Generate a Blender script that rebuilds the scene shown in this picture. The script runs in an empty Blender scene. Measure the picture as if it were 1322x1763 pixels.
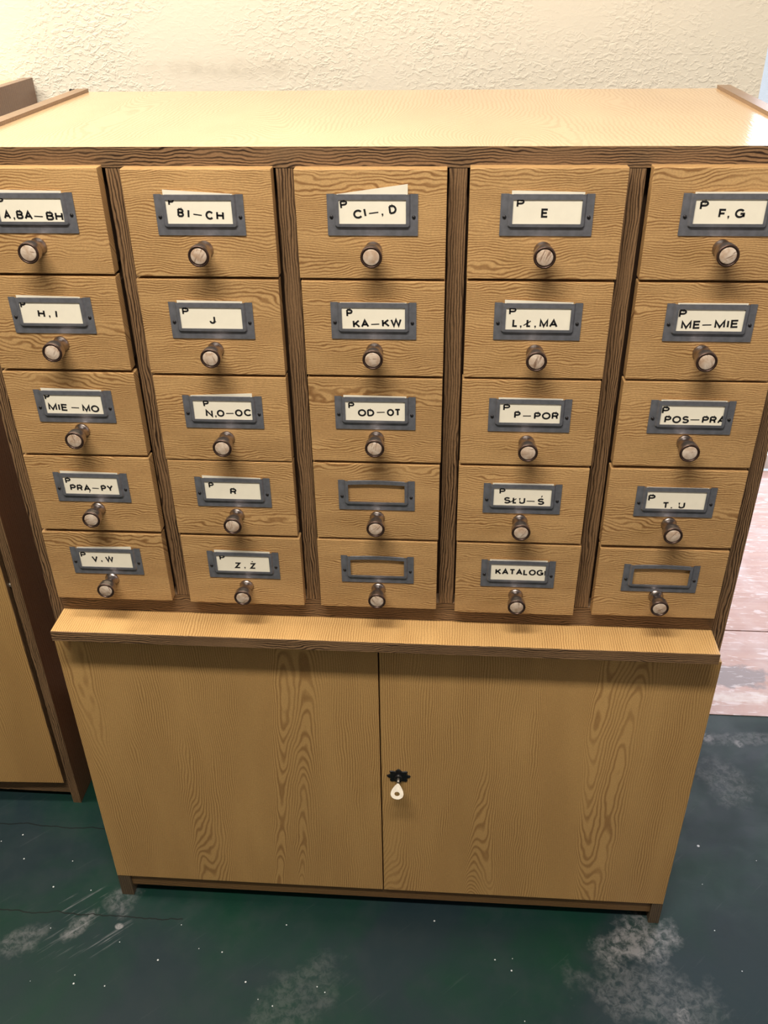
import bpy, bmesh, math, random
from mathutils import Vector, Matrix

# ------------------------------------------------------------------ camera, world, lights, exposure
S = bpy.context.scene
COL = S.collection
CX, CY, CZ = 0.54846, -0.99826, 1.47164
PITCH, YAW, ROLL, FPX = -31.9984, -4.4737, -0.9195, 1549.17

def make_camera():
    a, b, c = math.radians(PITCH), math.radians(YAW), math.radians(ROLL)
    f = Vector((math.cos(a)*math.sin(b), math.cos(a)*math.cos(b), math.sin(a)))
    r = Vector((math.cos(b), -math.sin(b), 0.0))
    u = r.cross(f)
    r2 = r*math.cos(c) + u*math.sin(c)
    u2 = -r*math.sin(c) + u*math.cos(c)
    cam = bpy.data.cameras.new('camera')
    ob = bpy.data.objects.new('camera', cam)
    COL.objects.link(ob)
    m = Matrix((r2, u2, -f)).transposed().to_4x4()
    m.translation = Vector((CX, CY, CZ))
    ob.matrix_world = m
    cam.sensor_fit = 'VERTICAL'
    cam.sensor_height = 36.0
    cam.lens = FPX*36.0/1763.0
    cam.clip_start = 0.02
    S.camera = ob
make_camera()

W = bpy.data.worlds.new('world')
S.world = W
W.use_nodes = True
W.node_tree.nodes['Background'].inputs[0].default_value = (0.82, 0.90, 1.0, 1)
W.node_tree.nodes['Background'].inputs[1].default_value = 1.0

def area(name, loc, target, sx, sy, power, col, spin=0.0):
    l = bpy.data.lights.new(name, 'AREA')
    l.shape = 'RECTANGLE'; l.size = sx; l.size_y = sy
    l.energy = power; l.color = col
    o = bpy.data.objects.new(name, l)
    COL.objects.link(o)
    o.location = loc
    d = Vector(target) - Vector(loc)
    o.rotation_euler = d.to_track_quat('-Z', 'Y').to_euler()
    return o
WARM = (1.0, 0.915, 0.80)
COOL = (0.80, 0.88, 1.0)
# ceiling fluorescent above and in front of the cabinet, a second one towards the left of the room
area('ceiling_tube_light', (0.25, -0.95, 2.70), (0.25, -0.949, 0.0), 1.25, 0.20, 66, WARM)
area('ceiling_tube_light', (-1.0, 0.05, 2.70), (-1.0, 0.051, 0.0), 1.25, 0.20, 40, WARM)
# daylight: the glazed door beyond the wall's end, and a window on the right side of the room
area('daylight_door', (2.0, 1.95, 1.25), (1.9, 0.0, 0.6), 1.7, 2.2, 50, (0.94, 0.91, 1.0))
area('daylight_window', (3.05, -1.5, 1.7), (0.6, 0.0, 0.9), 1.3, 1.3, 16, (0.93, 0.87, 1.0))

S.view_settings.view_transform = 'Standard'
S.view_settings.look = 'None'
S.view_settings.gamma = 1.0
S.view_settings.use_curve_mapping = False
S.view_settings.exposure = 0.0

# ------------------------------------------------------------------ node helpers
class NT:
    def __init__(self, name, rough=0.5, metal=0.0, spec=0.5):
        self.m = bpy.data.materials.new(name)
        self.m.use_nodes = True
        self.t = self.m.node_tree
        self.b = self.t.nodes['Principled BSDF']
        self.b.inputs['Roughness'].default_value = rough
        self.b.inputs['Metallic'].default_value = metal
        self.b.inputs['Specular IOR Level'].default_value = spec
    def n(self, typ, **kw):
        x = self.t.nodes.new(typ)
        for k, v in kw.items(): setattr(x, k, v)
        return x
    def link(self, a, b): self.t.links.new(a, b)
    def put(self, sock, v):
        if hasattr(v, 'is_linked') or isinstance(v, bpy.types.NodeSocket): self.link(v, sock)
        else: sock.default_value = v
    def math(self, op, a, b=None, c=None, clamp=False):
        x = self.n('ShaderNodeMath', operation=op); x.use_clamp = clamp
        self.put(x.inputs[0], a)
        if b is not None: self.put(x.inputs[1], b)
        if c is not None: self.put(x.inputs[2], c)
        return x.outputs[0]
    def obj(self):
        return self.n('ShaderNodeTexCoord').outputs['Object']
    def mapping(self, vec, scale=(1,1,1), rot=(0,0,0), loc=(0,0,0)):
        x = self.n('ShaderNodeMapping')
        self.link(vec, x.inputs[0])
        x.inputs['Location'].default_value = loc
        x.inputs['Rotation'].default_value = rot
        x.inputs['Scale'].default_value = scale
        return x.outputs[0]
    def noise(self, vec, scale, detail=2.0, rough=0.5, w=None, dist=0.0):
        x = self.n('ShaderNodeTexNoise')
        x.noise_dimensions = '4D' if w is not None else '3D'
        self.link(vec, x.inputs['Vector'])
        if w is not None: self.put(x.inputs['W'], w)
        x.inputs['Scale'].default_value = scale
        x.inputs['Detail'].default_value = detail
        x.inputs['Roughness'].default_value = rough
        x.inputs['Distortion'].default_value = dist
        return x.outputs[0]
    def ramp(self, fac, stops, interp='LINEAR'):
        x = self.n('ShaderNodeValToRGB')
        self.link(fac, x.inputs[0])
        cr = x.color_ramp; cr.interpolation = interp
        while len(cr.elements) < len(stops): cr.elements.new(0.5)
        for e, (p, c) in zip(cr.elements, stops):
            e.position = p
            e.color = (c, c, c, 1) if isinstance(c, (int, float)) else (*c, 1)
        return x.outputs[0]
    def mix(self, fac, a, b, mode='MIX'):
        x = self.n('ShaderNodeMix', data_type='RGBA', blend_type=mode)
        self.put(x.inputs[0], fac)
        self.put(x.inputs[6], (*a, 1) if isinstance(a, tuple) else a)
        self.put(x.inputs[7], (*b, 1) if isinstance(b, tuple) else b)
        return x.outputs[2]
    def bump(self, h, strength=0.3, dist=0.001):
        x = self.n('ShaderNodeBump')
        x.inputs['Strength'].default_value = strength
        x.inputs['Distance'].default_value = dist
        self.link(h, x.inputs['Height'])
        self.link(x.outputs[0], self.b.inputs['Normal'])
    def color(self, c): self.put(self.b.inputs['Base Color'], (*c, 1) if isinstance(c, tuple) else c)

def wood(name, axis, light, dark, lines=190, swirl=16, su=3.0, sv=17.0, line_amt=0.75, rough=0.42, spec=0.4, patch=None, fibre=0.5, tone=0.12, coat=0.0, wob=3.0):
    """photo-laminate oak: contour lines of a stretched height field, long along `axis`"""
    M = NT(name, rough=rough, spec=spec)
    o = M.obj()
    sep = M.n('ShaderNodeSeparateXYZ'); M.link(o, sep.inputs[0])
    X, Y, Z = sep.outputs
    u = {'X': X, 'Y': Y, 'Z': Z}[axis]
    if axis == 'X': v, w3 = M.math('ADD', Z, Y), Y
    elif axis == 'Y': v, w3 = M.math('ADD', X, Z), Z
    else: v, w3 = M.math('ADD', X, Y), Y
    rnd = M.n('ShaderNodeObjectInfo').outputs['Random']
    wv = M.math('MULTIPLY', rnd, 37.0)
    def vec(a, b):
        c = M.n('ShaderNodeCombineXYZ')
        M.link(M.math('MULTIPLY', u, a), c.inputs[0]); M.link(M.math('MULTIPLY', v, b), c.inputs[1])
        return c.outputs[0]
    big = M.noise(vec(su, sv), 1.0, 0.0, 0.4, w=wv)
    hill = M.n('ShaderNodeMapRange', interpolation_type='SMOOTHSTEP')
    M.link(big, hill.inputs[0])
    hill.inputs[1].default_value = 0.50; hill.inputs[2].default_value = 1.0
    mid = M.noise(vec(su*5, sv*2.2), 1.0, 2.0, 0.55, w=wv)
    jit = M.noise(vec(su*30, sv*9), 1.0, 1.0, 0.5, w=wv)
    vw = M.math('ADD', M.math('MULTIPLY', v, float(lines)), M.math('MULTIPLY', hill.outputs[0], float(swirl)))
    vw = M.math('ADD', vw, M.math('MULTIPLY', mid, wob))
    vw = M.math('ADD', vw, M.math('MULTIPLY', jit, 0.7))
    tri = M.math('PINGPONG', vw, 0.5)
    tri = M.math('MULTIPLY', tri, 2.0)
    line = M.ramp(tri, [(0.0, 1.0), (0.25, 0.8), (0.60, 0.0), (1.0, 0.0)])
    # lines come and go
    fade = M.noise(vec(su*4, sv*3.0), 1.0, 1.0, 0.5, w=M.math('ADD', wv, 9.0))
    fade = M.ramp(fade, [(0.28, 0.40), (0.58, 1.0)])
    fib = M.noise(vec(60.0, 1500.0), 1.0, 2.0, 0.6, w=wv)
    fib = M.ramp(fib, [(0.35, 0.0), (0.7, 1.0)])
    f = M.math('MULTIPLY', M.math('MULTIPLY', line, fade), line_amt)
    f = M.math('ADD', f, M.math('MULTIPLY', fib, fibre*0.35), clamp=True)
    c = M.mix(f, light, dark)
    tn = M.noise(vec(su*1.2, sv*0.7), 1.0, 2.0, 0.5, w=M.math('ADD', wv, 4.0))
    tn = M.ramp(tn, [(0.3, 1.0-tone), (0.7, 1.0+tone*0.6)])
    c = M.mix(1.0, c, tn, 'MULTIPLY')
    gr = M.ramp(M.noise(vec(420.0, 900.0), 1.0, 2.0, 0.7, w=wv), [(0.3, 0.82), (0.7, 1.14)])
    c = M.mix(1.0, c, gr, 'MULTIPLY')
    M.color(c)
    M.bump(f, 0.12, 0.0006)
    M.b.inputs['Coat Weight'].default_value = coat
    M.b.inputs['Coat Roughness'].default_value = 0.18
    return M.m

OAK_L, OAK_D = (0.60, 0.375, 0.160), (0.215, 0.095, 0.030)
DRK_L, DRK_D = (0.265, 0.160, 0.082), (0.020, 0.009, 0.005)
m_drawer = wood('oak_laminate_across', 'X', OAK_L, OAK_D, lines=350, swirl=10, su=3.0, sv=14, rough=0.45, line_amt=0.80, wob=8.0)
m_door = wood('oak_laminate_upright', 'Z', (0.56, 0.345, 0.130), (0.245, 0.118, 0.038), lines=290, swirl=52, su=1.1, sv=7.5, rough=0.42, line_amt=0.62, wob=7.0)
m_top = wood('oak_laminate_top', 'Y', (0.70, 0.485, 0.275), (0.48, 0.31, 0.15), lines=170, swirl=34, su=2.4, sv=7.0, rough=0.17, spec=0.7, line_amt=0.5, fibre=0.25)  # paler oak: the top's grazing sheen is partly put into the base colour
m_shelf = wood('oak_laminate_shelf', 'Y', (0.68, 0.43, 0.175), (0.34, 0.17, 0.055), lines=300, swirl=6, su=2.2, sv=9.0, rough=0.4, line_amt=0.7)
m_darkx = wood('dark_edge_across', 'X', DRK_L, DRK_D, lines=300, swirl=8, su=3.0, sv=16, rough=0.45, line_amt=0.98, wob=6.0)
m_darkz = wood('dark_edge_upright', 'Z', DRK_L, DRK_D, lines=320, swirl=4, su=2.2, sv=25, rough=0.45, line_amt=0.95, wob=4.0)
m_plinth = wood('dark_plinth_laminate', 'X', (0.20, 0.115, 0.045), (0.09, 0.045, 0.018), lines=250, swirl=6, su=2.0, sv=12, rough=0.5)  # plinth laminate, darker than the doors
m_foot = wood('dark_foot_edge', 'Z', (0.12, 0.085, 0.050), (0.05, 0.032, 0.020), lines=300, swirl=3, su=2.0, sv=20, rough=0.5)
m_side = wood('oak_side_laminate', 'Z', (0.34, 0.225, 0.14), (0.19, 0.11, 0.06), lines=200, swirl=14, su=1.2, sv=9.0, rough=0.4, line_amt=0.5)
m_brown = wood('brown_side_laminate', 'Z', (0.20, 0.095, 0.050), (0.12, 0.050, 0.025), lines=150, swirl=12, su=1.2, sv=9.0, rough=0.25, spec=0.7, line_amt=0.4)  # brown held darker, part of the shade between the cabinets painted in

def plain(name, col, rough=0.5, metal=0.0, spec=0.5, var=0.0, scale=60.0, bump=0.0):
    M = NT(name, rough, metal, spec)
    if var:
        n = M.noise(M.obj(), scale, 3.0, 0.55)
        k = M.ramp(n, [(0.3, 1.0-var), (0.7, 1.0+var*0.5)])
        M.color(M.mix(1.0, col, k, 'MULTIPLY'))
        if bump: M.bump(n, bump, 0.0008)
    else: M.color(col)
    return M.m
m_steel = plain('grey_enamelled_steel', (0.195, 0.202, 0.228), rough=0.34, metal=0.4, var=0.2, scale=120)
m_knob = plain('aged_nickel', (0.45, 0.385, 0.355), rough=0.30, metal=1.0, var=0.3, scale=90)
m_rim = plain('dark_bronze_rim', (0.075, 0.045, 0.035), rough=0.35, metal=0.7)
m_screw = plain('dark_screw', (0.03, 0.028, 0.03), rough=0.4, metal=0.6)
m_card = plain('cream_card', (0.90, 0.85, 0.70), rough=0.7, spec=0.2, var=0.05, scale=45)
m_ink = plain('black_lettering', (0.012, 0.012, 0.014), rough=0.45)
m_black = plain('black_plastic', (0.008, 0.008, 0.009), rough=0.35)
m_key = plain('worn_key_metal', (0.36, 0.33, 0.28), rough=0.5, metal=0.8, var=0.15, scale=150)
m_inner = plain('raw_inner_board', (0.10, 0.055, 0.03), rough=0.8)
m_white = plain('white_paint', (0.85, 0.85, 0.86), rough=0.4)
m_ceil = plain('ceiling_paint', (0.60, 0.57, 0.50), rough=0.9)
m_room = plain('room_wall_paint', (0.38, 0.33, 0.25), rough=0.9)

def cap_material():
    M = NT('pearly_knob_insert', rough=0.25, spec=0.5)
    o = M.obj()
    rnd = M.n('ShaderNodeObjectInfo').outputs['Random']
    rot = M.n('ShaderNodeVectorRotate', rotation_type='AXIS_ANGLE')
    M.link(o, rot.inputs['Vector']); rot.inputs['Axis'].default_value = (0, 1, 0)
    M.link(M.math('MULTIPLY', rnd, 6.28), rot.inputs['Angle'])
    v = rot.outputs[0]
    w = M.math('MULTIPLY', rnd, 50.0)
    st = M.noise(M.mapping(v, (60, 60, 420)), 1.0, 3.0, 0.6, w=w)
    big = M.noise(v, 110.0, 2.0, 0.5, w=M.math('ADD', w, 3.0), dist=0.6)
    c = M.mix(M.ramp(big, [(0.35, 0.0), (0.65, 1.0)]), (0.68, 0.57, 0.46), (0.46, 0.32, 0.22))
    c = M.mix(M.ramp(st, [(0.56, 0.0), (0.66, 0.8)]), c, (0.20, 0.11, 0.07))
    M.color(c)
    return M.m
m_cap = cap_material()

def wall_material():
    M = NT('cream_stucco', rough=0.85, spec=0.2)
    o = M.obj()
    a = M.noise(M.mapping(o, (1, 1, 1.5)), 95.0, 2.0, 0.5, dist=0.8)
    b = M.noise(o, 190.0, 2.0, 0.6, dist=0.5)
    area_ = M.noise(o, 4.5, 3.0, 0.55)
    amt = M.ramp(area_, [(0.42, 0.12), (0.62, 1.0)])
    h = M.math('ADD', M.math('MULTIPLY', M.ramp(a, [(0.47, 0.0), (0.66, 1.0)]), 1.0), M.math('MULTIPLY', b, 0.25))
    h = M.math('MULTIPLY', h, amt)
    M.bump(h, 0.36, 0.0032)
    col = M.mix(M.noise(o, 5.0, 3.0, 0.6), (0.84, 0.785, 0.655), (0.87, 0.82, 0.69))
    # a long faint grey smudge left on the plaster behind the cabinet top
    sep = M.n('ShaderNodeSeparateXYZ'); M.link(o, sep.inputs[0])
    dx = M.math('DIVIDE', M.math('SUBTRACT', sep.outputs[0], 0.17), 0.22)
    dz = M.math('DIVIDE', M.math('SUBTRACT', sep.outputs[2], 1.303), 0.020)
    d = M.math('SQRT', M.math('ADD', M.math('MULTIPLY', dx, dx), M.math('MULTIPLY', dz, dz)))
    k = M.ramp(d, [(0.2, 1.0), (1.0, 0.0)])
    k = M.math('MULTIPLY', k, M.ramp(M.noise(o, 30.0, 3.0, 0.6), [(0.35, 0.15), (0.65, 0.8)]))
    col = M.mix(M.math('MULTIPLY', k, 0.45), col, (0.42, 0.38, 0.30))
    M.color(col)
    return M.m
m_wall = wall_material()

def spot(M, o, cx, cy, rx, ry, ang=0.0, soft=0.5):
    """0..1 mask of an irregular worn patch at a fixed place on the floor"""
    sep = M.n('ShaderNodeSeparateXYZ')
    wob = M.noise(o, 24.0, 4.0, 0.6)
    mp = M.mapping(o, loc=(-cx, -cy, 0))
    r = M.n('ShaderNodeVectorRotate', rotation_type='Z_AXIS')
    M.link(mp, r.inputs['Vector']); r.inputs['Angle'].default_value = -ang
    M.link(r.outputs[0], sep.inputs[0])
    dx = M.math('DIVIDE', sep.outputs[0], rx); dy = M.math('DIVIDE', sep.outputs[1], ry)
    d = M.math('SQRT', M.math('ADD', M.math('MULTIPLY', dx, dx), M.math('MULTIPLY', dy, dy)))
    d = M.math('ADD', d, M.math('MULTIPLY', M.math('SUBTRACT', wob, 0.5), 1.5))
    return M.ramp(d, [(1.0-soft, 1.0), (1.0, 0.0)])

def floor_material():
    M = NT('worn_green_floor_paint', rough=0.4, spec=0.22)
    o = M.obj()
    n1 = M.noise(o, 3.0, 4.0, 0.6, dist=0.5)
    n2 = M.noise(o, 13.0, 5.0, 0.65)
    base = M.mix(M.ramp(n1, [(0.38, 0.0), (0.62, 1.0)]), (0.005, 0.034, 0.022), (0.012, 0.026, 0.032))
    base = M.mix(M.math('MULTIPLY', M.ramp(n2, [(0.5, 0.0), (0.75, 1.0)]), 0.40), base, (0.024, 0.036, 0.040))
    # directional rubbing marks
    r = M.n('ShaderNodeVectorRotate', rotation_type='Z_AXIS'); M.link(o, r.inputs['Vector']); r.inputs['Angle'].default_value = -0.75
    st = M.noise(M.mapping(r.outputs[0], (7, 130, 1)), 1.0, 3.0, 0.6)
    sm = M.math('MULTIPLY', M.ramp(st, [(0.56, 0.0), (0.68, 1.0)]), spot(M, o, -0.075, -0.065, 0.10, 0.075, 0.7, 0.7))
    grey = (0.24, 0.25, 0.27)
    c = M.mix(M.math('MULTIPLY', sm, 0.75), base, grey)
    st2 = M.math('MULTIPLY', M.ramp(st, [(0.64, 0.0), (0.74, 1.0)]), 0.05)
    c = M.mix(st2, c, grey)
    # bare cement patches round the right foot and near it
    rough_n = M.noise(o, 75.0, 5.0, 0.72, dist=0.5)
    rr = M.ramp(rough_n, [(0.40, 0.12), (0.60, 1.0)])
    for (cx, cy, rx, ry, ang, k) in ((0.905, -0.035, 0.085, 0.048, 0.3, 0.85), (0.91, -0.135, 0.13, 0.07, -0.2, 0.30),
                                     (1.15, 0.33, 0.06, 0.07, 0.2, 0.30), (1.135, 0.455, 0.016, 0.014, 0, 0.9), (1.20, 0.44, 0.012, 0.014, 0, 0.8), (0.905, -0.235, 0.016, 0.016, 0, 0.9), (0.955, -0.165, 0.014, 0.02, 0, 0.5), (-0.02, -0.01, 0.035, 0.04, 0.2, 0.35), (-0.17, -0.10, 0.045, 0.03, 0.5, 0.35), (-0.085, -0.07, 0.045, 0.018, 0.9, 0.55), (-0.01, -0.065, 0.008, 0.006, 0, 1.5),
                                     (1.19, 0.455, 0.16, 0.022, 0.05, 0.35), (0.33, -0.17, 0.10, 0.06, 0.8, 0.16)):
        c = M.mix(M.math('MULTIPLY', M.math('MULTIPLY', spot(M, o, cx, cy, rx, ry, ang, 0.45), rr), k), c, (0.22, 0.225, 0.235))
    # specks of plaster
    for sc, th, keep in ((38.0, 0.060, 0.90), (70.0, 0.075, 0.955), (16.0, 0.045, 0.84)):
        v = M.n('ShaderNodeTexVoronoi'); M.link(o, v.inputs['Vector']); v.inputs['Scale'].default_value = sc
        cs = M.n('ShaderNodeSeparateColor'); M.link(v.outputs['Color'], cs.inputs[0])
        m = M.math('MULTIPLY', M.math('LESS_THAN', v.outputs['Distance'], th), M.math('GREATER_THAN', cs.outputs[0], keep))
        c = M.mix(m, c, (0.55, 0.58, 0.60))
    # hair cracks in the screed
    for (sx, y0, amp) in ((1, 0.125, 0.015), (1, -0.065, 0.02)):
        sep = M.n('ShaderNodeSeparateXYZ'); M.link(o, sep.inputs[0])
        wv = M.math('MULTIPLY', M.noise(M.mapping(o, (1, 0, 0)), 9.0, 4.0, 0.6), amp*2)
        d = M.math('ABSOLUTE', M.math('SUBTRACT', M.math('SUBTRACT', sep.outputs[1], y0), wv))
        lim = M.math('MULTIPLY', M.math('LESS_THAN', d, 0.0012), M.math('LESS_THAN', sep.outputs[0], 0.10))
        c = M.mix(M.math('MULTIPLY', lim, 0.8), c, (0.004, 0.006, 0.006))
    M.color(c)
    M.link(M.ramp(n2, [(0.3, 0.34), (0.7, 0.6)]), M.b.inputs['Roughness'])
    M.bump(n2, 0.25, 0.002)
    return M.m
m_floor = floor_material()

def lino_material():
    M = NT('worn_brown_sheet', rough=0.3, spec=0.5)
    o = M.obj()
    g = M.noise(M.mapping(o, (2.5, 45, 1)), 1.0, 3.0, 0.6)
    c = M.mix(M.ramp(g, [(0.35, 0.0), (0.65, 1.0)]), (0.42, 0.235, 0.18), (0.52, 0.32, 0.26))
    n = M.noise(o, 7.0, 4.0, 0.6, dist=0.8)
    c = M.mix(M.math('MULTIPLY', M.ramp(n, [(0.45, 0.0), (0.70, 1.0)]), 0.55), c, (0.62, 0.50, 0.50))
    rr = M.ramp(M.noise(o, 40.0, 3.0, 0.6), [(0.3, 0.4), (0.6, 1.0)])
    c = M.mix(M.math('MULTIPLY', spot(M, o, 1.245, 0.655, 0.085, 0.045, 0.0, 0.25), 0.9), c, (0.21, 0.17, 0.17))
    c = M.mix(M.math('MULTIPLY', M.math('MULTIPLY', spot(M, o, 1.25, 0.585, 0.10, 0.022, 0.0, 0.4), rr), 0.8), c, (0.75, 0.68, 0.64))
    st = M.noise(M.mapping(o, (18, 90, 1), rot=(0, 0, 0.6)), 1.0, 3.0, 0.6, dist=1.0)
    c = M.mix(M.math('MULTIPLY', M.ramp(st, [(0.56, 0.0), (0.64, 1.0)]), 0.55), c, (0.80, 0.74, 0.76))
    M.color(c)
    M.bump(n, 0.2, 0.002)
    return M.m
m_lino = lino_material()

def glass_material():
    m = bpy.data.materials.new('window_glass'); m.use_nodes = True
    t = m.node_tree; t.nodes.clear()
    out = t.nodes.new('ShaderNodeOutputMaterial')
    mx = t.nodes.new('ShaderNodeMixShader'); tr = t.nodes.new('ShaderNodeBsdfTransparent'); gl = t.nodes.new('ShaderNodeBsdfGlossy')
    gl.inputs['Roughness'].default_value = 0.02
    mx.inputs[0].default_value = 0.08
    t.links.new(tr.outputs[0], mx.inputs[1]); t.links.new(gl.outputs[0], mx.inputs[2]); t.links.new(mx.outputs[0], out.inputs[0])
    return m
m_glass = glass_material()

# ------------------------------------------------------------------ mesh helpers
def box_bm(bm, x0, x1, y0, y1, z0, z1, bev=0.0):
    vs = [bm.verts.new((x, y, z)) for x in (x0, x1) for y in (y0, y1) for z in (z0, z1)]
    idx = [(0, 1, 3, 2), (4, 6, 7, 5), (0, 4, 5, 1), (2, 3, 7, 6), (0, 2, 6, 4), (1, 5, 7, 3)]
    fs = [bm.faces.new([vs[i] for i in f]) for f in idx]
    if bev:
        es = list({e for f in fs for e in f.edges})
        bmesh.ops.bevel(bm, geom=es, offset=bev, segments=2, affect='EDGES', profile=0.6)
def link(name, bm, mat, parent=None, loc=(0, 0, 0), smooth=False):
    bmesh.ops.recalc_face_normals(bm, faces=bm.faces[:])
    me = bpy.data.meshes.new(name); bm.to_mesh(me); bm.free()
    if smooth:
        for p in me.polygons: p.use_smooth = True
    me.materials.append(mat)
    return put(name, me, parent, loc)
def put(name, me, parent=None, loc=(0, 0, 0)):
    o = bpy.data.objects.new(name, me); COL.objects.link(o)
    o.location = loc
    if parent: o.parent = parent
    return o
def box(name, dims, mat, parent=None, bev=0.0006, origin=None):
    """dims in the parent's own space (x0,x1,y0,y1,z0,z1); the mesh sits round its own centre"""
    x0, x1, y0, y1, z0, z1 = dims
    c = origin or ((x0+x1)/2, (y0+y1)/2, (z0+z1)/2)
    bm = bmesh.new()
    box_bm(bm, x0-c[0], x1-c[0], y0-c[1], y1-c[1], z0-c[2], z1-c[2], bev)
    return link(name, bm, mat, parent, c)
def sub(parent, name, dims, mat, bev=0.0004):
    """sub-part given in world dims, below a part whose world position is known"""
    p = world_pos(parent)
    d = (dims[0]-p[0], dims[1]-p[0], dims[2]-p[1], dims[3]-p[1], dims[4]-p[2], dims[5]-p[2])
    return box(name, d, mat, parent, bev)
def world_pos(o):
    v = Vector(o.location)
    while o.parent: o = o.parent; v += o.location
    return v
def thing(name, label, cat, loc, group=None):
    o = bpy.data.objects.new(name, None); COL.objects.link(o)
    o.location = loc; o.empty_display_size = 0.05
    o['label'] = label; o['category'] = cat
    if group: o['group'] = group
    return o
def structure(o): o['kind'] = 'structure'; return o

# ------------------------------------------------------------------ the room
CEIL = 2.75
def slab(name, d, mat): return structure(box(name, d, mat, None, 0.0, origin=(0, 0, 0)))
slab('floor', (-2.6, 3.2, -3.6, 0.526, -0.10, 0.0), m_floor)
slab('floor', (-2.6, 3.2, 0.526, 0.824, -0.10, 0.0015), m_lino)
slab('floor', (1.052, 3.2, 0.827, 1.66, -0.10, 0.0025), m_lino)
slab('wall_back', (-2.6, 1.052, 0.672, 0.80, 0.0, CEIL), m_wall)
slab('wall_left', (-2.7, -2.6, -3.6, 0.672, 0.0, CEIL), m_room)
slab('wall_front', (-2.6, 3.2, -3.7, -3.6, 0.0, CEIL), m_room)
slab('wall_alcove', (0.93, 1.052, 0.80, 1.66, 0.0, CEIL), m_wall)
slab('wall_right', (3.2, 3.3, -3.6, 1.66, 0.0, CEIL), m_room)
slab('ceiling', (-2.7, 3.3, -3.7, 1.78, CEIL, CEIL+0.1), m_ceil)
slab('wall_far', (0.93, 1.12, 1.66, 1.78, 0.0, CEIL), m_wall)
slab('wall_far', (2.85, 3.3, 1.66, 1.78, 0.0, CEIL), m_wall)
slab('wall_far', (1.12, 2.85, 1.66, 1.78, 2.35, CEIL), m_wall)
# glazed balcony door beyond the wall's end
wd = structure(box('window_1', (1.12, 2.85, 1.68, 1.74, 0.0, 0.05), m_white, None, 0.0, origin=(1.985, 1.71, 0.0)))
for d in ((1.12, 1.165, 1.68, 1.74, 0.05, 2.35), (2.805, 2.85, 1.68, 1.74, 0.05, 2.35), (1.165, 2.805, 1.68, 1.74, 2.30, 2.35), (1.96, 2.01, 1.68, 1.74, 0.05, 2.30)):
    sub(wd, 'window_frame', d, m_white, 0.002)
for d in ((1.165, 1.96, 1.705, 1.711, 0.05, 2.30), (2.01, 2.805, 1.705, 1.711, 0.05, 2.30)):
    sub(wd, 'pane', d, m_glass, 0.0)

# (column, row): drawer front x0,x1,z0,z1; holder centre x, z0,z1; knob x,z
DRAWERS = {
 (0, 0): (0.0, 0.1645, 1.1594, 1.2758,  0.0825, 1.2058, 1.2507,  0.0813, 1.1912),
 (1, 0): (0.189, 0.3548, 1.1573, 1.2746,  0.2726, 1.2039, 1.2494,  0.2731, 1.1889),
 (2, 0): (0.3787, 0.5435, 1.1565, 1.2743,  0.4631, 1.2054, 1.2492,  0.4631, 1.189),
 (3, 0): (0.5672, 0.7329, 1.1574, 1.2758,  0.6505, 1.2054, 1.2504,  0.6494, 1.1899),
 (4, 0): (0.7572, 0.9217, 1.1577, 1.2764,  0.8411, 1.2058, 1.2518,  0.8404, 1.1933),
 (0, 1): (0.0, 0.1643, 1.0404, 1.1561,  0.0805, 1.0872, 1.1324,  0.0833, 1.0739),
 (1, 1): (0.1878, 0.3539, 1.0372, 1.1539,  0.2717, 1.0831, 1.1281,  0.2721, 1.0694),
 (2, 1): (0.3797, 0.5436, 1.0384, 1.1535,  0.4619, 1.0849, 1.13,  0.4623, 1.0706),
 (3, 1): (0.5675, 0.7316, 1.0385, 1.1541,  0.6499, 1.0868, 1.1308,  0.6496, 1.0712),
 (4, 1): (0.7572, 0.9217, 1.0389, 1.1544,  0.8421, 1.0882, 1.1308,  0.8391, 1.0734),
 (0, 2): (-0.0003, 0.1661, 0.9223, 1.0366,  0.084, 0.9689, 1.0141,  0.0867, 0.9574),
 (1, 2): (0.1888, 0.3538, 0.9183, 1.0338,  0.2724, 0.9646, 1.01,  0.273, 0.9508),
 (2, 2): (0.38, 0.5433, 0.9209, 1.035,  0.4616, 0.9681, 1.0111,  0.4623, 0.9548),
 (3, 2): (0.5665, 0.7308, 0.921, 1.0355,  0.6493, 0.9681, 1.0123,  0.6483, 0.9532),
 (4, 2): (0.7562, 0.924, 0.9229, 1.0362,  0.8411, 0.97, 1.013,  0.8392, 0.9577),
 (0, 3): (-0.0008, 0.1668, 0.805, 0.9188,  0.0838, 0.8517, 0.8958,  0.0858, 0.8403),
 (1, 3): (0.1899, 0.3538, 0.804, 0.9162,  0.2728, 0.849, 0.894,  0.2741, 0.8361),
 (2, 3): (0.3799, 0.5423, 0.8035, 0.9171,  0.4611, 0.85, 0.8938,  0.4613, 0.8375),
 (3, 3): (0.566, 0.7299, 0.8037, 0.9172,  0.6482, 0.85, 0.8941,  0.6476, 0.8379),
 (4, 3): (0.7551, 0.9235, 0.8032, 0.9183,  0.8407, 0.8515, 0.8938,  0.838, 0.8392),
 (0, 4): (-0.0022, 0.1655, 0.687, 0.8002,  0.0824, 0.7332, 0.7767,  0.0842, 0.7237),
 (1, 4): (0.1915, 0.3558, 0.6864, 0.7998,  0.2752, 0.7331, 0.7765,  0.276, 0.7188),
 (2, 4): (0.379, 0.5414, 0.6872, 0.7999,  0.4602, 0.7328, 0.7752,  0.461, 0.7206),
 (3, 4): (0.5667, 0.7313, 0.6842, 0.8,  0.6504, 0.732, 0.7753,  0.6497, 0.7177),
 (4, 4): (0.7558, 0.9232, 0.6866, 0.798,  0.8397, 0.7306, 0.775,  0.8383, 0.7232),
}
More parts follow.
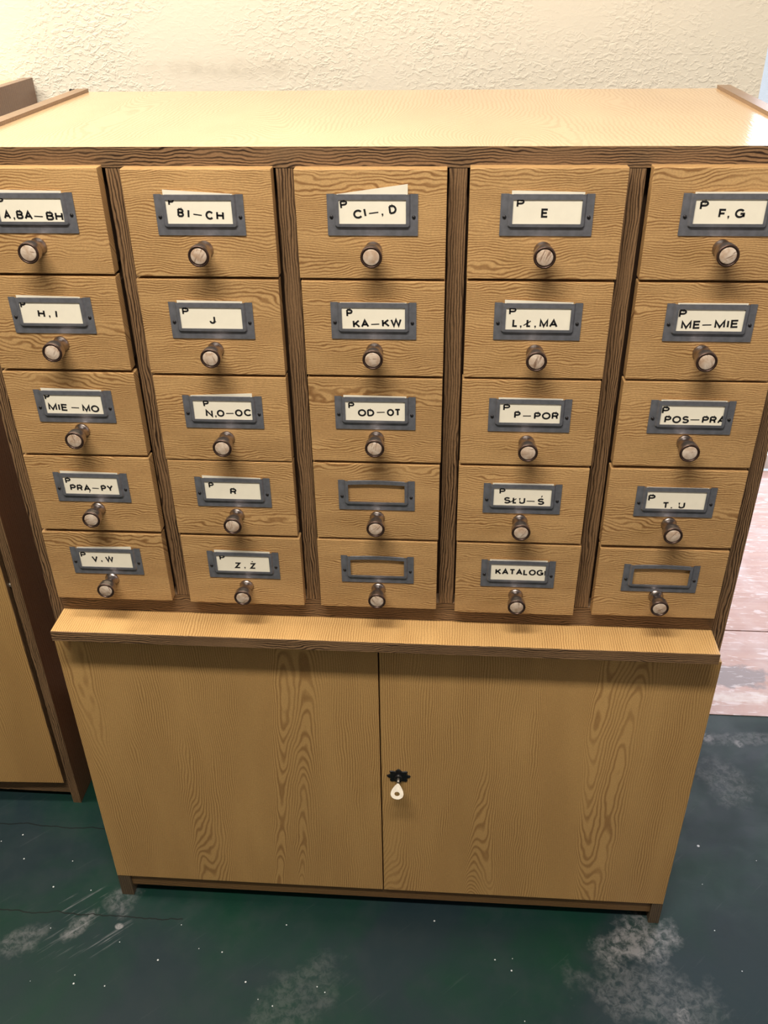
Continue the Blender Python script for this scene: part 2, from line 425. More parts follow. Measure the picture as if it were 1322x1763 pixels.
TEXTS = {
 (0, 0): [('A', 0.0499, 1.2219, 0.0581, 1.2216), (',', 0.0608, 1.222, 0.0632, 1.222), ('BA', 0.0645, 1.222, 0.083, 1.221), ('-', 0.085, 1.2251, 0.0948, 1.2246), ('BH', 0.0985, 1.2207, 0.1178, 1.2201), ('P', 0.0453, 1.2376, 0.0538, 1.2377)],
 (1, 0): [('B', 0.2476, 1.225, 0.2549, 1.2244), ('I', 0.2588, 1.2238, 0.261, 1.2236), ('-', 0.2657, 1.2279, 0.2749, 1.2267), ('C', 0.2788, 1.2223, 0.2876, 1.2218), ('H', 0.2908, 1.2218, 0.2994, 1.2214), ('P', 0.2391, 1.2377, 0.2459, 1.2377)],
 (2, 0): [('C', 0.4427, 1.2233, 0.4527, 1.2242), ('I', 0.4548, 1.2254, 0.4571, 1.2258), ('-', 0.4595, 1.2293, 0.4697, 1.2306), (',', 0.4732, 1.2275, 0.4761, 1.2275), ('D', 0.4816, 1.2284, 0.49, 1.2294), ('P', 0.4287, 1.2346, 0.4368, 1.2356)],
 (3, 0): [('E', 0.6444, 1.2255, 0.6522, 1.2255), ('P', 0.6178, 1.2368, 0.626, 1.2368)],
 (4, 0): [('F', 0.8302, 1.2258, 0.8382, 1.2258), (',', 0.8399, 1.2264, 0.8424, 1.2264), ('G', 0.8471, 1.2258, 0.8573, 1.2259), ('P', 0.8096, 1.2343, 0.8186, 1.2344)],
 (0, 1): [('H', 0.0637, 1.1079, 0.0723, 1.1075), (',', 0.0768, 1.1085, 0.0794, 1.1085), ('I', 0.0848, 1.1074, 0.0871, 1.1072), ('P', 0.0436, 1.1197, 0.0506, 1.1198)],
 (1, 1): [('J', 0.2694, 1.1022, 0.2764, 1.1023), ('P', 0.2382, 1.1136, 0.2462, 1.1137)],
 (2, 1): [('KA', 0.4381, 1.0993, 0.4569, 1.1002), ('-', 0.4592, 1.1038, 0.4686, 1.1043), ('KW', 0.4719, 1.1006, 0.4948, 1.1016), ('P', 0.4307, 1.1127, 0.4381, 1.1128)],
 (3, 1): [('L', 0.6213, 1.1028, 0.6277, 1.1027), (',', 0.6302, 1.1028, 0.6325, 1.1029), ('/L', 0.6373, 1.1028, 0.6428, 1.1028), (',', 0.6465, 1.1028, 0.6487, 1.1029), ('MA', 0.6522, 1.1026, 0.6728, 1.1025), ('P', 0.6169, 1.1176, 0.6251, 1.1177)],
 (4, 1): [('ME', 0.8111, 1.1024, 0.8326, 1.1032), ('-', 0.8342, 1.1075, 0.8442, 1.1079), ('MIE', 0.8478, 1.1036, 0.8743, 1.1048), ('P', 0.8057, 1.1161, 0.8143, 1.1162)],
 (0, 2): [('MIE', 0.0503, 0.9865, 0.0751, 0.9856), ('-', 0.0799, 0.9905, 0.0897, 0.9902), ('MO', 0.0937, 0.9852, 0.1152, 0.9845), ('P', 0.0478, 1.0013, 0.0548, 1.0014)],
 (1, 2): [('N', 0.2503, 0.9814, 0.2592, 0.9812), (',', 0.2618, 0.9815, 0.2642, 0.9815), ('O', 0.2645, 0.9815, 0.2741, 0.9817), ('-', 0.276, 0.9863, 0.2855, 0.9865), ('O', 0.2874, 0.9824, 0.297, 0.9826), ('C', 0.2987, 0.983, 0.3082, 0.9832), ('P', 0.2491, 0.9953, 0.2565, 0.9961)],
 (2, 2): [('OD', 0.4405, 0.9857, 0.4607, 0.9861), ('-', 0.4637, 0.9914, 0.4734, 0.9919), ('OT', 0.4762, 0.9867, 0.4933, 0.9873), ('P', 0.4289, 0.9965, 0.4365, 0.9966)],
 (3, 2): [('P', 0.6307, 0.9867, 0.6385, 0.9869), ('-', 0.6413, 0.9902, 0.6509, 0.9904), ('POR', 0.6546, 0.9858, 0.6842, 0.9864), ('P', 0.617, 0.9975, 0.6254, 0.9976)],
 (4, 2): [('POS', 0.8098, 0.9843, 0.8389, 0.9844), ('-', 0.8404, 0.9891, 0.8509, 0.9893), ('PRA', 0.854, 0.9847, 0.8817, 0.9848), ('P', 0.8034, 0.9966, 0.8121, 0.9967)],
 (0, 3): [('PRA_', 0.0545, 0.8692, 0.0822, 0.8685), ('-', 0.0845, 0.8736, 0.0933, 0.8732), ('PY', 0.0964, 0.8688, 0.113, 0.8693), ('P', 0.05, 0.8806, 0.0576, 0.8808)],
 (1, 3): [('R', 0.2689, 0.8692, 0.2775, 0.8687), ('P', 0.2417, 0.8787, 0.2487, 0.8789)],
 (3, 3): [('S', 0.6251, 0.8655, 0.6336, 0.8655), ('/L', 0.6363, 0.8657, 0.6419, 0.8658), ('U', 0.6442, 0.8655, 0.6523, 0.8655), ('-', 0.6542, 0.8698, 0.6643, 0.8698), ('S^', 0.668, 0.8646, 0.6767, 0.8648), ('P', 0.619, 0.88, 0.6267, 0.8803)],
 (4, 3): [('T', 0.8253, 0.8637, 0.8338, 0.864), ('.', 0.8361, 0.8643, 0.8378, 0.8644), ('U', 0.8451, 0.8643, 0.8535, 0.8646), ('P', 0.8063, 0.8745, 0.8152, 0.8747)],
 (0, 4): [('V', 0.0624, 0.7542, 0.0712, 0.7545), (',', 0.0749, 0.755, 0.0777, 0.7551), ('W', 0.0817, 0.7542, 0.0933, 0.7546), ('P', 0.0473, 0.7619, 0.0551, 0.7621)],
 (1, 4): [('Z', 0.2633, 0.7504, 0.2714, 0.7504), (',', 0.2762, 0.7509, 0.2784, 0.751), ('Z.', 0.2845, 0.75, 0.2925, 0.7502), ('P', 0.2432, 0.7639, 0.2508, 0.7642)],
 (3, 4): [('KATALOG', 0.6201, 0.7529, 0.6842, 0.7528), ('I', 0.6859, 0.7523, 0.6877, 0.7524)],
}

# ------------------------------------------------------------------ prototypes for the drawer hardware
PW_, PH_ = 0.0990, 0.0445          # label holder
OW, OT, OB = 0.0730, 0.0058, 0.0132  # opening width, top margin, bottom margin
def holder_mesh(arch=0.0):
    bm = bmesh.new()
    hw, hh = PW_/2, PH_/2
    def upath(half, bot, r, n=4):
        pts = [(-half, hh), (-half, bot+r)]
        for i in range(1, n): a = math.pi + (math.pi/2)*i/n; pts.append((-half+r+r*math.cos(a), bot+r+r*math.sin(a)))
        pts += [(-half+r, bot), (half-r, bot)]
        for i in range(1, n): a = -math.pi/2 + (math.pi/2)*i/n; pts.append((half-r+r*math.cos(a), bot+r+r*math.sin(a)))
        pts += [(half, bot+r), (half, hh)]
        return pts
    N = 12
    outer = upath(hw, -hh, 0.0008)
    base = upath(0.0415, -hh+0.0085, 0.0028)
    ridge = upath(0.0398, -hh+0.0100, 0.0022)
    inner = upath(OW/2, -hh+OB, 0.0006)
    inner = [(x, min(z, hh-OT)) for x, z in inner]
    def row(pts, y): return [bm.verts.new((x, y, z)) for x, z in pts]
    rows = [row(outer, 0.0), row(outer, -0.0011), row(base, -0.0012), row(ridge, -0.0036), row(inner, -0.0038), row(inner, -0.0030)]
    for a, b in zip(rows, rows[1:]):
        for i in range(len(a)-1):
            bm.faces.new((a[i], a[i+1], b[i+1], b[i]))
    # top strip of the raised frame, a strip of its own so that it can bow
    K = 10
    grid = []
    for k in range(K+1):
        t = k/K
        x = -OW/2 + OW*t
        z1 = hh + arch*math.sin(math.pi*t); z0 = hh-OT + arch*math.sin(math.pi*t)*1.1
        grid.append((bm.verts.new((x, -0.0030, z1)), bm.verts.new((x, -0.0038, z1-0.0003)), bm.verts.new((x, -0.0038, z0)), bm.verts.new((x, -0.0030, z0))))
    for a, b in zip(grid, grid[1:]):
        for j in range(3): bm.faces.new((a[j], b[j], b[j+1], a[j+1]))
    bm.faces.new((rows[3][0], rows[4][0], grid[0][2], grid[0][1]))
    bm.faces.new((rows[3][-1], grid[-1][1], grid[-1][2], rows[4][-1]))
    bmesh.ops.remove_doubles(bm, verts=bm.verts[:], dist=0.00002)
    bmesh.ops.recalc_face_normals(bm, faces=bm.faces[:])
    me = bpy.data.meshes.new('label_holder'); bm.to_mesh(me); bm.free(); me.materials.append(m_steel)
    return me
def lathe(name, prof, mat, seg=28, smooth=True, close=True):
    """profile (radius, depth) turned round the -Y axis"""
    bm = bmesh.new(); rings = []
    for r, y in prof:
        if r < 1e-6: rings.append([bm.verts.new((0, y, 0))])
        else: rings.append([bm.verts.new((r*math.cos(2*math.pi*i/seg), y, r*math.sin(2*math.pi*i/seg))) for i in range(seg)])
    for a, b in zip(rings, rings[1:]):
        for i in range(seg):
            j = (i+1) % seg
            if len(a) == 1 and len(b) == 1: continue
            if len(a) == 1: bm.faces.new((a[0], b[i], b[j]))
            elif len(b) == 1: bm.faces.new((a[i], a[j], b[0]))
            else: bm.faces.new((a[i], a[j], b[j], b[i]))
    bmesh.ops.recalc_face_normals(bm, faces=bm.faces[:])
    me = bpy.data.meshes.new(name); bm.to_mesh(me); bm.free(); me.materials.append(mat)
    if smooth:
        for p in me.polygons: p.use_smooth = True
    return me
holder_me = holder_mesh()
holder_bowed = holder_mesh(0.0013)
knob_me = lathe('knob', [(0, 0), (0.0095, 0.0), (0.0098, -0.0012), (0.0088, -0.0022), (0.0076, -0.0045), (0.0070, -0.0080), (0.0074, -0.0115),
    (0.0092, -0.0145), (0.0094, -0.0152), (0.0106, -0.0165), (0.0117, -0.0190), (0.0120, -0.0225), (0.0119, -0.0262), (0.0121, -0.0270), (0.0120, -0.0288),
    (0.0115, -0.0300), (0.0105, -0.0302), (0.0098, -0.0296), (0.0097, -0.0280), (0, -0.0280)], m_knob)
knob_me.materials.append(m_rim)
for _p in knob_me.polygons:
    if _p.center.y < -0.0281: _p.material_index = 1
cap_me = lathe('knob_cap', [(0, -0.0276), (0.0090, -0.0276), (0.0090, -0.0292), (0.0080, -0.0296), (0.0, -0.0297)], m_cap, 24)
screw_me = lathe('screw', [(0, 0), (0.0021, 0), (0.0021, -0.0006), (0.0014, -0.0014), (0, -0.0016)], m_screw, 12)

# ------------------------------------------------------------------ the big catalogue cabinet
XL, XR = -0.0249, 0.9470
YF, YB = 0.0165, 0.467
ZT, ZFRONT = 1.2944, 1.0
cab = thing('catalogue_cabinet', 'big oak-look card catalogue cabinet in the middle, 25 small drawers above two doors', 'cabinet', ((XL+XR)/2, 0.24, 0.0))
CO = Vector(cab.location)
def cpart(name, d, mat, bev=0.0006):
    return box(name, (d[0]-CO.x, d[1]-CO.x, d[2]-CO.y, d[3]-CO.y, d[4]-CO.z, d[5]-CO.z), mat, cab, bev)
for x0, x1 in ((XL, XL+0.0185), (XR-0.0185, XR)):
    sp = cpart('side_panel', (x0, x1, YF+0.001, YB, 0.0, ZT+0.0035), m_side)
    e = sub(sp, 'edge_strip', (x0, x1, YF, YF+0.001, 0.605, ZT-0.022), m_darkz, 0.0)
    sub(sp, 'edge_strip', (x0, x1, YF+0.012, YB, ZT+0.0035, ZT+0.0045), m_side, 0.0)
    sub(sp, 'foot', (x0, x1+(0.004 if x0 < 0 else 0), -0.001, 0.045, 0.0, 0.0545), m_foot, 0.0008)
tp = cpart('top_panel', (XL+0.0185, XR-0.0185, YF+0.0008, YB, ZT-0.022, ZT), m_top)
sub(tp, 'edge_strip', (XL, XR, YF-0.0006, YF+0.0008, ZT-0.0215, ZT-0.0002), m_darkx, 0.0002)
cpart('back_panel', (XL+0.0185, XR-0.0185, YB-0.006, YB, 0.05, ZT-0.022), m_inner, 0.0)
cpart('inner_panel', (XL+0.0185, XR-0.0185, 0.040, 0.046, 0.66, ZT-0.022), m_inner, 0.0)
cpart('bottom_panel', (XL+0.0185, XR-0.0185, 0.020, YB-0.006, 0.056, 0.074), m_side)
for c in range(4):
    xa = DRAWERS[(c, 2)][1]; xb = DRAWERS[(c+1, 2)][0]; m = (xa+xb)/2
    dv = cpart('divider', (m-0.0098, m+0.0098, YF+0.0015, 0.040, 0.6862, ZT-0.0222), m_side, 0.0)
    sub(dv, 'edge_strip', (m-0.0098, m+0.0098, YF, YF+0.0015, 0.6862, ZT-0.0222), m_darkz, 0.0003)
br = cpart('bottom_rail', (XL+0.0185, XR-0.0185, YF+0.001, 0.10, 0.654, 0.6858), m_side, 0.0)
sub(br, 'edge_strip', (XL+0.0185, XR-0.0185, YF, YF+0.001, 0.6545, 0.6858), m_darkx, 0.0)
# writing shelf
sh = cpart('pull_out_shelf', (-0.0072, 0.9285, -0.0352, 0.10, 0.6363, 0.6535), m_shelf, 0.0006)
sub(sh, 'edge_strip', (-0.0072, 0.9285, -0.0366, -0.0352, 0.6365, 0.6533), m_darkx, 0.0003)
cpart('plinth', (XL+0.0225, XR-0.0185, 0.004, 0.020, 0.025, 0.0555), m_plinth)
# doors
for x0, x1 in ((XL+0.0005, 0.4578), (0.4598, XR-0.0005)):
    d = cpart('door', (x0, x1, -0.002, 0.0155, 0.0562, 0.6110), m_door, 0.0008)
dr = d
# lock rosette with a scalloped rim
bm = bmesh.new()
n = 56; ring0, ring1 = [], []
for i in range(n):
    a = 2*math.pi*i/n
    k = 0.5+0.5*math.cos(8*a)
    r = 0.0138 + 0.0048*k
    x, z = r*math.cos(a)*1.05, r*math.sin(a)*0.86
    ring0.append(bm.verts.new((x, 0.0, z)))
    ring1.append(bm.verts.new((x*0.93, -0.0016, z*0.93)))
cen = bm.verts.new((0, -0.0022, 0))
for i in range(n):
    j = (i+1) % n
    bm.faces.new((ring0[i], ring0[j], ring1[j], ring1[i])); bm.faces.new((ring1[i], ring1[j], cen))
LX, LZ = 0.4872, 0.3492
p = world_pos(dr)
link('lock_rosette', bm, m_black, dr, (LX-p.x, -0.002-p.y, LZ-p.z))
cyl = lathe('lock_barrel', [(0.0062, 0), (0.0062, -0.0035), (0.0052, -0.0042), (0, -0.0042)], m_black, 20)
put('lock_barrel', cyl, dr, (LX-p.x, -0.0038-p.y, LZ-p.z))
# key in the lock: shaft, then a flat triangular bow lying level, with a hole
bm = bmesh.new()
def bow(z):
    out, inn = [], []
    N = 30
    for i in range(N):
        a = 2*math.pi*i/N
        # rounded triangle: narrow at the shaft, broad outside
        w = 0.0035 + 0.0085*max(0.0, (1-math.cos(a))/2)**0.8
        out.append(bm.verts.new((math.sin(a)*w*1.12, -0.0135 + 0.0125*math.cos(a)-0.004, z)))
        inn.append(bm.verts.new((math.sin(a)*0.0042, -0.0215 + 0.0032*math.cos(a), z)))
    return out, inn
o1, i1 = bow(0.0009); o0, i0 = bow(-0.0009)
for i in range(30):
    j = (i+1) % 30
    bm.faces.new((o1[i], o1[j], i1[j], i1[i])); bm.faces.new((o0[i], i0[i], i0[j], o0[j]))
    bm.faces.new((o1[i], o0[i], o0[j], o1[j])); bm.faces.new((i1[i], i1[j], i0[j], i0[i]))
bow_bm = bm
key = thing('key', 'small silver key with a triangular bow, left in the black lock of the right door', 'key', (LX, -0.0080, LZ))
kb = link('bow', bow_bm, m_key, key); kb.rotation_euler = (math.radians(28), math.radians(6), 0)
kb.location = (0, -0.003, 0)
sh_me = lathe('shaft', [(0, 0), (0.0021, 0), (0.0021, -0.0075), (0, -0.0075)], m_key, 12)
put('shaft', sh_me, key, (0, 0.0, 0))

# ------------------------------------------------------------------ lettering
def arc(cx, cy, rx, ry, a0, a1, n=10):
    return [(cx+rx*math.cos(math.radians(a0+(a1-a0)*i/n)), cy+ry*math.sin(math.radians(a0+(a1-a0)*i/n))) for i in range(n+1)]
def P_(w=0.62): return [[(0, 0), (0, 1)], [(0, 1), (w-0.27, 1)] + arc(w-0.27, 0.735, 0.27, 0.265, 90, -90) + [(0, 0.47)]]
GL = {
 'A': (0.80, [[(0, 0), (0.40, 1), (0.80, 0)], [(0.14, 0.34), (0.66, 0.34)]]),
 'B': (0.64, [[(0, 0), (0, 1)], [(0, 1), (0.36, 1)] + arc(0.36, 0.76, 0.24, 0.24, 90, -90) + [(0, 0.52)], [(0.36, 0.52)] + arc(0.37, 0.26, 0.27, 0.26, 90, -90) + [(0, 0)]]),
 'C': (0.78, [arc(0.42, 0.5, 0.42, 0.5, 38, 322, 22)]),
 'D': (0.70, [[(0, 0), (0, 1)], [(0, 1), (0.28, 1)] + arc(0.28, 0.5, 0.42, 0.5, 90, -90, 16) + [(0, 0)]]),
 'E': (0.56, [[(0.56, 0), (0, 0), (0, 1), (0.56, 1)], [(0, 0.52), (0.50, 0.52)]]),
 'F': (0.54, [[(0, 0), (0, 1), (0.54, 1)], [(0, 0.50), (0.46, 0.50)]]),
 'G': (0.80, [arc(0.42, 0.5, 0.42, 0.5, 40, 345, 22), [(0.46, 0.46), (0.82, 0.46), (0.82, 0.0)]]),
 'H': (0.66, [[(0, 0), (0, 1)], [(0.66, 0), (0.66, 1)], [(0, 0.52), (0.66, 0.52)]]),
 'I': (0.0, [[(0, 0), (0, 1)]]),
 'J': (0.46, [[(0.46, 1), (0.46, 0.26)] + arc(0.23, 0.26, 0.23, 0.26, 0, -180) + [(0, 0.34)]]),
 'K': (0.68, [[(0, 0), (0, 1)], [(0.66, 1), (0, 0.36)], [(0.22, 0.58), (0.70, 0)]]),
 'L': (0.52, [[(0, 1), (0, 0), (0.52, 0)]]),
 'M': (0.80, [[(0, 0), (0, 1), (0.40, 0.05), (0.80, 1), (0.80, 0)]]),
 'N': (0.66, [[(0, 0), (0, 1), (0.66, 0), (0.66, 1)]]),
 'O': (0.86, [arc(0.43, 0.5, 0.43, 0.5, 0, 360, 28)]),
 'P': (0.62, P_()),
 'R': (0.64, P_(0.62) + [[(0.36, 0.47), (0.50, 0.36), (0.56, 0.0)]]),
 'S': (0.64, [arc(0.32, 0.755, 0.29, 0.245, 25, 250, 12) + arc(0.32, 0.26, 0.32, 0.26, 75, -155, 14)]),
 'T': (0.70, [[(0, 1), (0.70, 1)], [(0.35, 1), (0.35, 0)]]),
 'U': (0.64, [[(0, 1), (0, 0.32)] + arc(0.32, 0.32, 0.32, 0.32, 180, 360, 12) + [(0.64, 1)]]),
 'V': (0.76, [[(0, 1), (0.38, 0), (0.76, 1)]]),
 'W': (1.10, [[(0, 1), (0.27, 0), (0.55, 1), (0.83, 0), (1.10, 1)]]),
 'Y': (0.76, [[(0, 1), (0.38, 0.45), (0.76, 1)], [(0.38, 0.45), (0.38, 0)]]),
 'Z': (0.64, [[(0, 1), (0.64, 1), (0, 0), (0.64, 0)]]),
}
def ribbon(bm, P, pts, t):
    """flat stroke of width t along pts, mitred"""
    L, Rr = [], []
    n = len(pts)
    closed = math.hypot(pts[0][0]-pts[-1][0], pts[0][1]-pts[-1][1]) < 1e-7
    for i, (x, y) in enumerate(pts):
        a = pts[i-1] if i else (pts[-2] if closed else None)
        b = pts[i+1] if i < n-1 else (pts[1] if closed else None)
        d = []
        for p, q in ((a, (x, y)), ((x, y), b)):
            if p is None or q is None: continue
            l = math.hypot(q[0]-p[0], q[1]-p[1]) or 1e-9
            d.append(((q[0]-p[0])/l, (q[1]-p[1])/l))
        if len(d) == 1: d.append(d[0])
        nx = -(d[0][1]+d[1][1]); ny = d[0][0]+d[1][0]
        l = math.hypot(nx, ny) or 1e-9
        nx /= l; ny /= l
        k = nx*(-d[0][1])+ny*d[0][0]
        s = t/2/max(k, 0.42)
        L.append(P(x+nx*s, y+ny*s)); Rr.append(P(x-nx*s, y-ny*s))
    for i in range(n-1):
        bm.faces.new((L[i], L[i+1], Rr[i+1], Rr[i]))
TH = 0.00212
def add_run(bm, word, x1, z1, x2, z2, cap, y, clip):
    ang = 0.0 if word in (',', '.') else math.atan2(z2-z1, x2-x1)
    width = math.hypot(x2-x1, z2-z1)
    ca, sa = math.cos(ang), math.sin(ang)
    def P(u, v): return bm.verts.new((x1+u*ca-v*sa, y, z1+u*sa+v*ca))
    def quad(pts): bm.faces.new([P(*q) for q in pts])
    if word == '-':
        quad([(0, -0.00062), (width, -0.00062), (width, 0.00062), (0, 0.00062)]); return
    if word == '.':
        w = max(width, 0.0016); quad([(0, 0), (w, 0), (w, w), (0, w)]); return
    if word == ',':
        quad([(0, 0), (0.0018, 0), (0.0018, 0.0018), (0, 0.0018)]); quad([(0.0004, -0.0014), (0.0010, -0.0014), (0.0018, 0.0), (0.0008, 0.0)]); return
    ex = None
    if word[0] == '/': ex = '/'; word = word[1:]
    if word[-1] in '_.^': ex = word[-1]; word = word[:-1]
    total = sum(GL[ch][0] for ch in word) + 0.34*(len(word)-1)
    t = TH*cap/0.0096
    hs = cap-t
    sx = (width-t)/total if total > 0.01 else 0
    u0 = t/2
    for ch in word:
        gw, strokes = GL[ch]
        for st in strokes:
            ribbon(bm, P, [(u0+px*sx, t/2+pz*hs) for px, pz in st], t)
        u0 += (gw+0.34)*sx
    if ex == '/': quad([(-0.0036, 0.0022), (-0.0026, 0.0014), (0.0052, 0.0068), (0.0044, 0.0078)])
    if ex == '_': quad([(width-0.0030, -0.0016), (width-0.0022, -0.0020), (width-0.0010, 0.0004), (width-0.0022, 0.0004)])
    if ex == '.': quad([(width/2-0.0008, cap+0.0016), (width/2+0.0008, cap+0.0016), (width/2+0.0008, cap+0.0032), (width/2-0.0008, cap+0.0032)])
    if ex == '^': quad([(width*0.50, cap+0.0014), (width*0.60, cap+0.0014), (width*0.74, cap+0.0040), (width*0.56, cap+0.0040)])

# ------------------------------------------------------------------ drawers
EMPTY = {(2, 3), (2, 4), (4, 4)}
first = True
rnd = random.Random(4)
for (c, r), (x0, x1, z0, z1, px, pz0, pz1, kx, kz) in DRAWERS.items():
    bm = bmesh.new()
    ox, oz = (x0+x1)/2, (z0+z1)/2
    hw, hh = (x1-x0)/2-0.0002, (z1-z0)/2
    box_bm(bm, -hw, hw, 0.0, 0.0165, -hh, hh, 0.0011)
    if (c, r) in EMPTY: pass
    d = link('drawer', bm, m_drawer, cab, (ox-CO.x, 0.0-CO.y, oz-CO.z))
    if (c, r) in EMPTY: d['label'] = 'drawer with an empty label holder'
    body = box('drawer_box', (-hw+0.004, hw-0.004, 0.0168, 0.039, -hh+0.006, hh-0.012), m_inner, d, 0.0)
    pc = (pz0+pz1)/2
    h = put('label_holder', holder_bowed if (c, r) in EMPTY else holder_me, d, (px-ox, -0.0002, pc-oz))
    for s in (-1, 1): put('screw', screw_me, d, (px+s*0.0449-ox, -0.0011, pc-0.0022-oz))
    put('knob', knob_me, d, (kx-ox, 0.0, kz-oz))
    put('knob_cap', cap_me, d, (kx-ox, 0.0, kz-oz))

ROWN = ['top', 'second', 'third', 'fourth', 'bottom']
COLN = ['leftmost', 'second from left', 'middle', 'second from right', 'rightmost']
# how far each card stands out of its holder at its left and right end (mm)
RISE = {(0,0):(3,2),(1,0):(5,0.6),(2,0):(0,10.5),(3,0):(3.5,2),(4,0):(1.5,1.7),(0,1):(2.6,1.2),(1,1):(2.6,1.8),(2,1):(0.2,0.3),(3,1):(3.6,1.2),
        (4,1):(1.2,1.5),(0,2):(3,1.5),(1,2):(0.8,4.5),(2,2):(2.2,1.4),(3,2):(1.8,1.2),(4,2):(1.2,0.9),(0,3):(3,1.5),(1,3):(3.2,1.0),(3,3):(1.4,1.6),
        (4,3):(0.3,0.2),(0,4):(1.2,4.0),(1,4):(3.2,2.0),(3,4):(1.6,1.6)}
NICE = {(0,0):'P A,BA–BH',(1,0):'P BI–CH',(2,0):'P CI–,D',(3,0):'P E',(4,0):'P F,G',(0,1):'P H,I',(1,1):'P J',(2,1):'P KA–KW',(3,1):'P L,Ł,MA',(4,1):'P ME–MIE',
        (0,2):'P MIE–MO',(1,2):'P N,O–OC',(2,2):'P OD–OT',(3,2):'P P–POR',(4,2):'P POS–PRA',(0,3):'P PRĄ–PY',(1,3):'P R',(3,3):'P SŁU–Ś',(4,3):'P T.U',
        (0,4):'P V,W',(1,4):'P Z,Ż',(3,4):'KATALOGI'}
for (c, r), runs in TEXTS.items():
    px, pz0, pz1 = DRAWERS[(c, r)][4:7]
    top = (pz0+pz1)/2 + PH_/2
    lft, rgt = [v/1000 for v in RISE[(c, r)]]
    xa, xb = -0.0384, 0.0384
    bm = bmesh.new()
    bot = -PH_/2 + 0.0112
    yc = -0.0026
    K = 8; fr, bk = [], []
    for k in range(K+1):
        t = k/K; x = xa+(xb-xa)*t
        zt = PH_/2 + lft + (rgt-lft)*t
        fr.append((bm.verts.new((x, yc, bot)), bm.verts.new((x, yc, PH_/2-0.002)), bm.verts.new((x, yc-0.0002, zt))))
        bk.append((bm.verts.new((x, yc+0.0003, bot)), bm.verts.new((x, yc+0.0003, PH_/2-0.002)), bm.verts.new((x, yc-0.0001, zt))))
    for k in range(K):
        for j in range(2):
            bm.faces.new((fr[k][j], fr[k+1][j], fr[k+1][j+1], fr[k][j+1]))
            bm.faces.new((bk[k][j], bk[k][j+1], bk[k+1][j+1], bk[k+1][j]))
        bm.faces.new((fr[k][2], fr[k+1][2], bk[k+1][2], bk[k][2])); bm.faces.new((fr[k][0], bk[k][0], bk[k+1][0], fr[k+1][0]))
    for q in (0, K):
        for j in range(2): bm.faces.new((fr[q][j], fr[q][j+1], bk[q][j+1], bk[q][j]))
    pc = (pz0+pz1)/2
    tilt = ', tilted' if (c, r) == (2, 0) else ''
    card = link('label_card', bm, m_card, None, (px, -0.0002, pc))
    card['label'] = 'cream card lettered %s%s, %s drawer of %s row' % (NICE[(c, r)], tilt, COLN[c], ROWN[r])
    card['category'] = 'label card'
    card['group'] = 'cards in the drawer label holders'
    bm = bmesh.new(); bm2 = bmesh.new()
    for w, x1_, z1_, x2_, z2_ in runs:
        lone = w == 'P' and z1_-pc > 0.0
        cap = 0.0096
        if lone:
            left = px-OW/2+0.0008
            if x1_ < left and (c, r) != (0, 0): x2_ += left-x1_; x1_ = left
            if z1_-pc+cap > PH_/2-OT: cap = 0.0087; z1_ -= 0.0007; z2_ -= 0.0007
            else: z1_ -= 0.0003; z2_ -= 0.0003
        add_run(bm2 if lone else bm, w, x1_-px, z1_-pc, x2_-px, z2_-pc, cap, -0.0028, None)
    # keep the lettering on the paper
    lim = PH_/2-0.0022
    for nm, b_ in (('lettering', bm), ('letter', bm2)):
        if not b_.faces: b_.free(); continue
        bmesh.ops.bisect_plane(b_, geom=b_.verts[:]+b_.edges[:]+b_.faces[:], plane_co=(0, 0, lim), plane_no=(0, 0, 1), clear_outer=True)
        for q in (-1, 1):
            bmesh.ops.bisect_plane(b_, geom=b_.verts[:]+b_.edges[:]+b_.faces[:], plane_co=(q*0.0383, 0, 0), plane_no=(q, 0, 0), clear_outer=True)
        me = bpy.data.meshes.new(nm); b_.to_mesh(me); b_.free(); me.materials.append(m_ink)
        put(nm, me, card)

# ------------------------------------------------------------------ the neighbouring cabinet on the left
AX1, AX0, AYF, AYB = -0.176, -1.146, 0.2005, 0.6645
cab2 = thing('catalogue_cabinet', 'second oak-look cabinet at the left edge with brown side and door ajar', 'cabinet', ((AX0+AX1)/2, 0.43, 0.0))
CO = Vector(cab2.location)
def part2(name, d, mat, bev=0.0006):
    return box(name, (d[0]-CO.x, d[1]-CO.x, d[2]-CO.y, d[3]-CO.y, d[4], d[5]), mat, cab2, bev)
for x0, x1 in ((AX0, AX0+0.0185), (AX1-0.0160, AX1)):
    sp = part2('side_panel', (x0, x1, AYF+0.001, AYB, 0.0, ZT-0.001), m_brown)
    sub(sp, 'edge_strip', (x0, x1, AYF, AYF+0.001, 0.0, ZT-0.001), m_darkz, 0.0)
tp = part2('top_panel', (AX0+0.0185, AX1-0.0185, AYF+0.001, AYB, ZT-0.027, ZT-0.005), m_top)
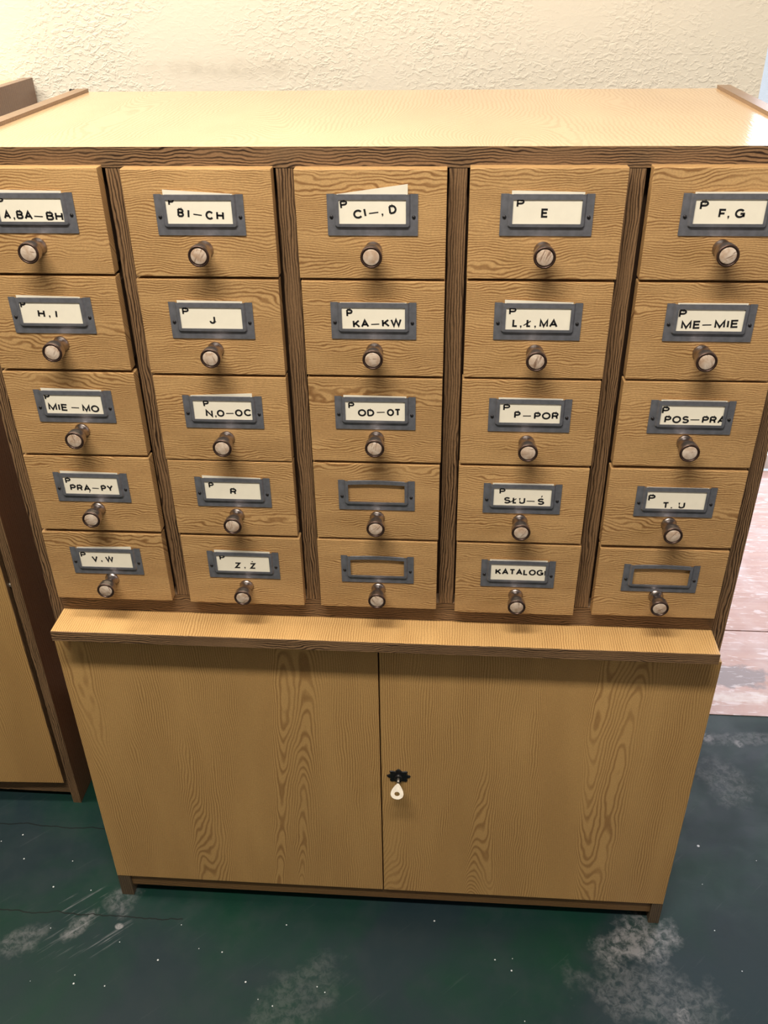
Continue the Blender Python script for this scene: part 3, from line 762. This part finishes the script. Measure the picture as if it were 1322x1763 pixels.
sub(tp, 'edge_strip', (AX0+0.0185, AX1-0.0185, AYF-0.0004, AYF+0.001, ZT-0.027, ZT-0.005), m_darkx, 0.0)
part2('back_panel', (AX0+0.0185, AX1-0.0185, AYB-0.006, AYB, 0.05, ZT-0.027), m_inner, 0.0)
part2('front_panel', (AX0+0.0185, AX1-0.0185, AYF+0.004, AYF+0.02, 0.66, ZT-0.027), m_drawer, 0.0)
part2('bottom_panel', (AX0+0.0185, AX1-0.0185, AYF+0.03, AYB-0.006, 0.056, 0.074), m_inner, 0.0)
part2('plinth', (AX0+0.0185, AX1-0.0185, AYF+0.012, AYF+0.028, 0.016, 0.060), m_darkx)
part2('inner_panel', (AX0+0.0185, AX1-0.0185, AYF+0.06, AYF+0.066, 0.074, 0.66), m_inner, 0.0)
hx = AX1-0.5
for k, (hx_, w_, ang) in enumerate(((-0.667, 0.466, 2.0), (-1.126, 0.452, 0.0))):
    bm = bmesh.new(); box_bm(bm, 0.0, w_, 0.0, 0.0175, 0.057, 0.6345, 0.0008)
    dd = link('door', bm, m_door, cab2, (hx_-CO.x, AYF-0.002-CO.y, 0))
    dd.rotation_euler = (0, 0, math.radians(ang))
    if k == 0: dd['label'] = 'door standing slightly ajar'; dd.location.y = AYF-0.0163-CO.y
    if k == 0:
        be = bmesh.new(); box_bm(be, w_, w_+0.001, 0.0005, 0.0175, 0.057, 0.6345); link('edge_strip', be, m_darkz, dd)  # dark strip added to paint the shade on the ajar door's edge
me = lathe('lock_pin', [(0, 0), (0.004, 0), (0.004, -0.006), (0.002, -0.007), (0, -0.007)], m_key, 14)
put('lock_pin', me, cab2, (-0.199-CO.x, 0.215-CO.y, 0.545))
# nail left in the wall by the cabinet corner
nail = put('nail', lathe('nail', [(0, 0.012), (0.0012, 0.012), (0.0012, -0.006), (0.0030, -0.006), (0.0030, -0.0075), (0, -0.0075)], m_screw, 12), None, (-0.1095, 0.664, 1.2735))
nail['label'] = 'small dark nail in the cream wall by the middle cabinet\'s rear left corner'; nail['category'] = 'nail'
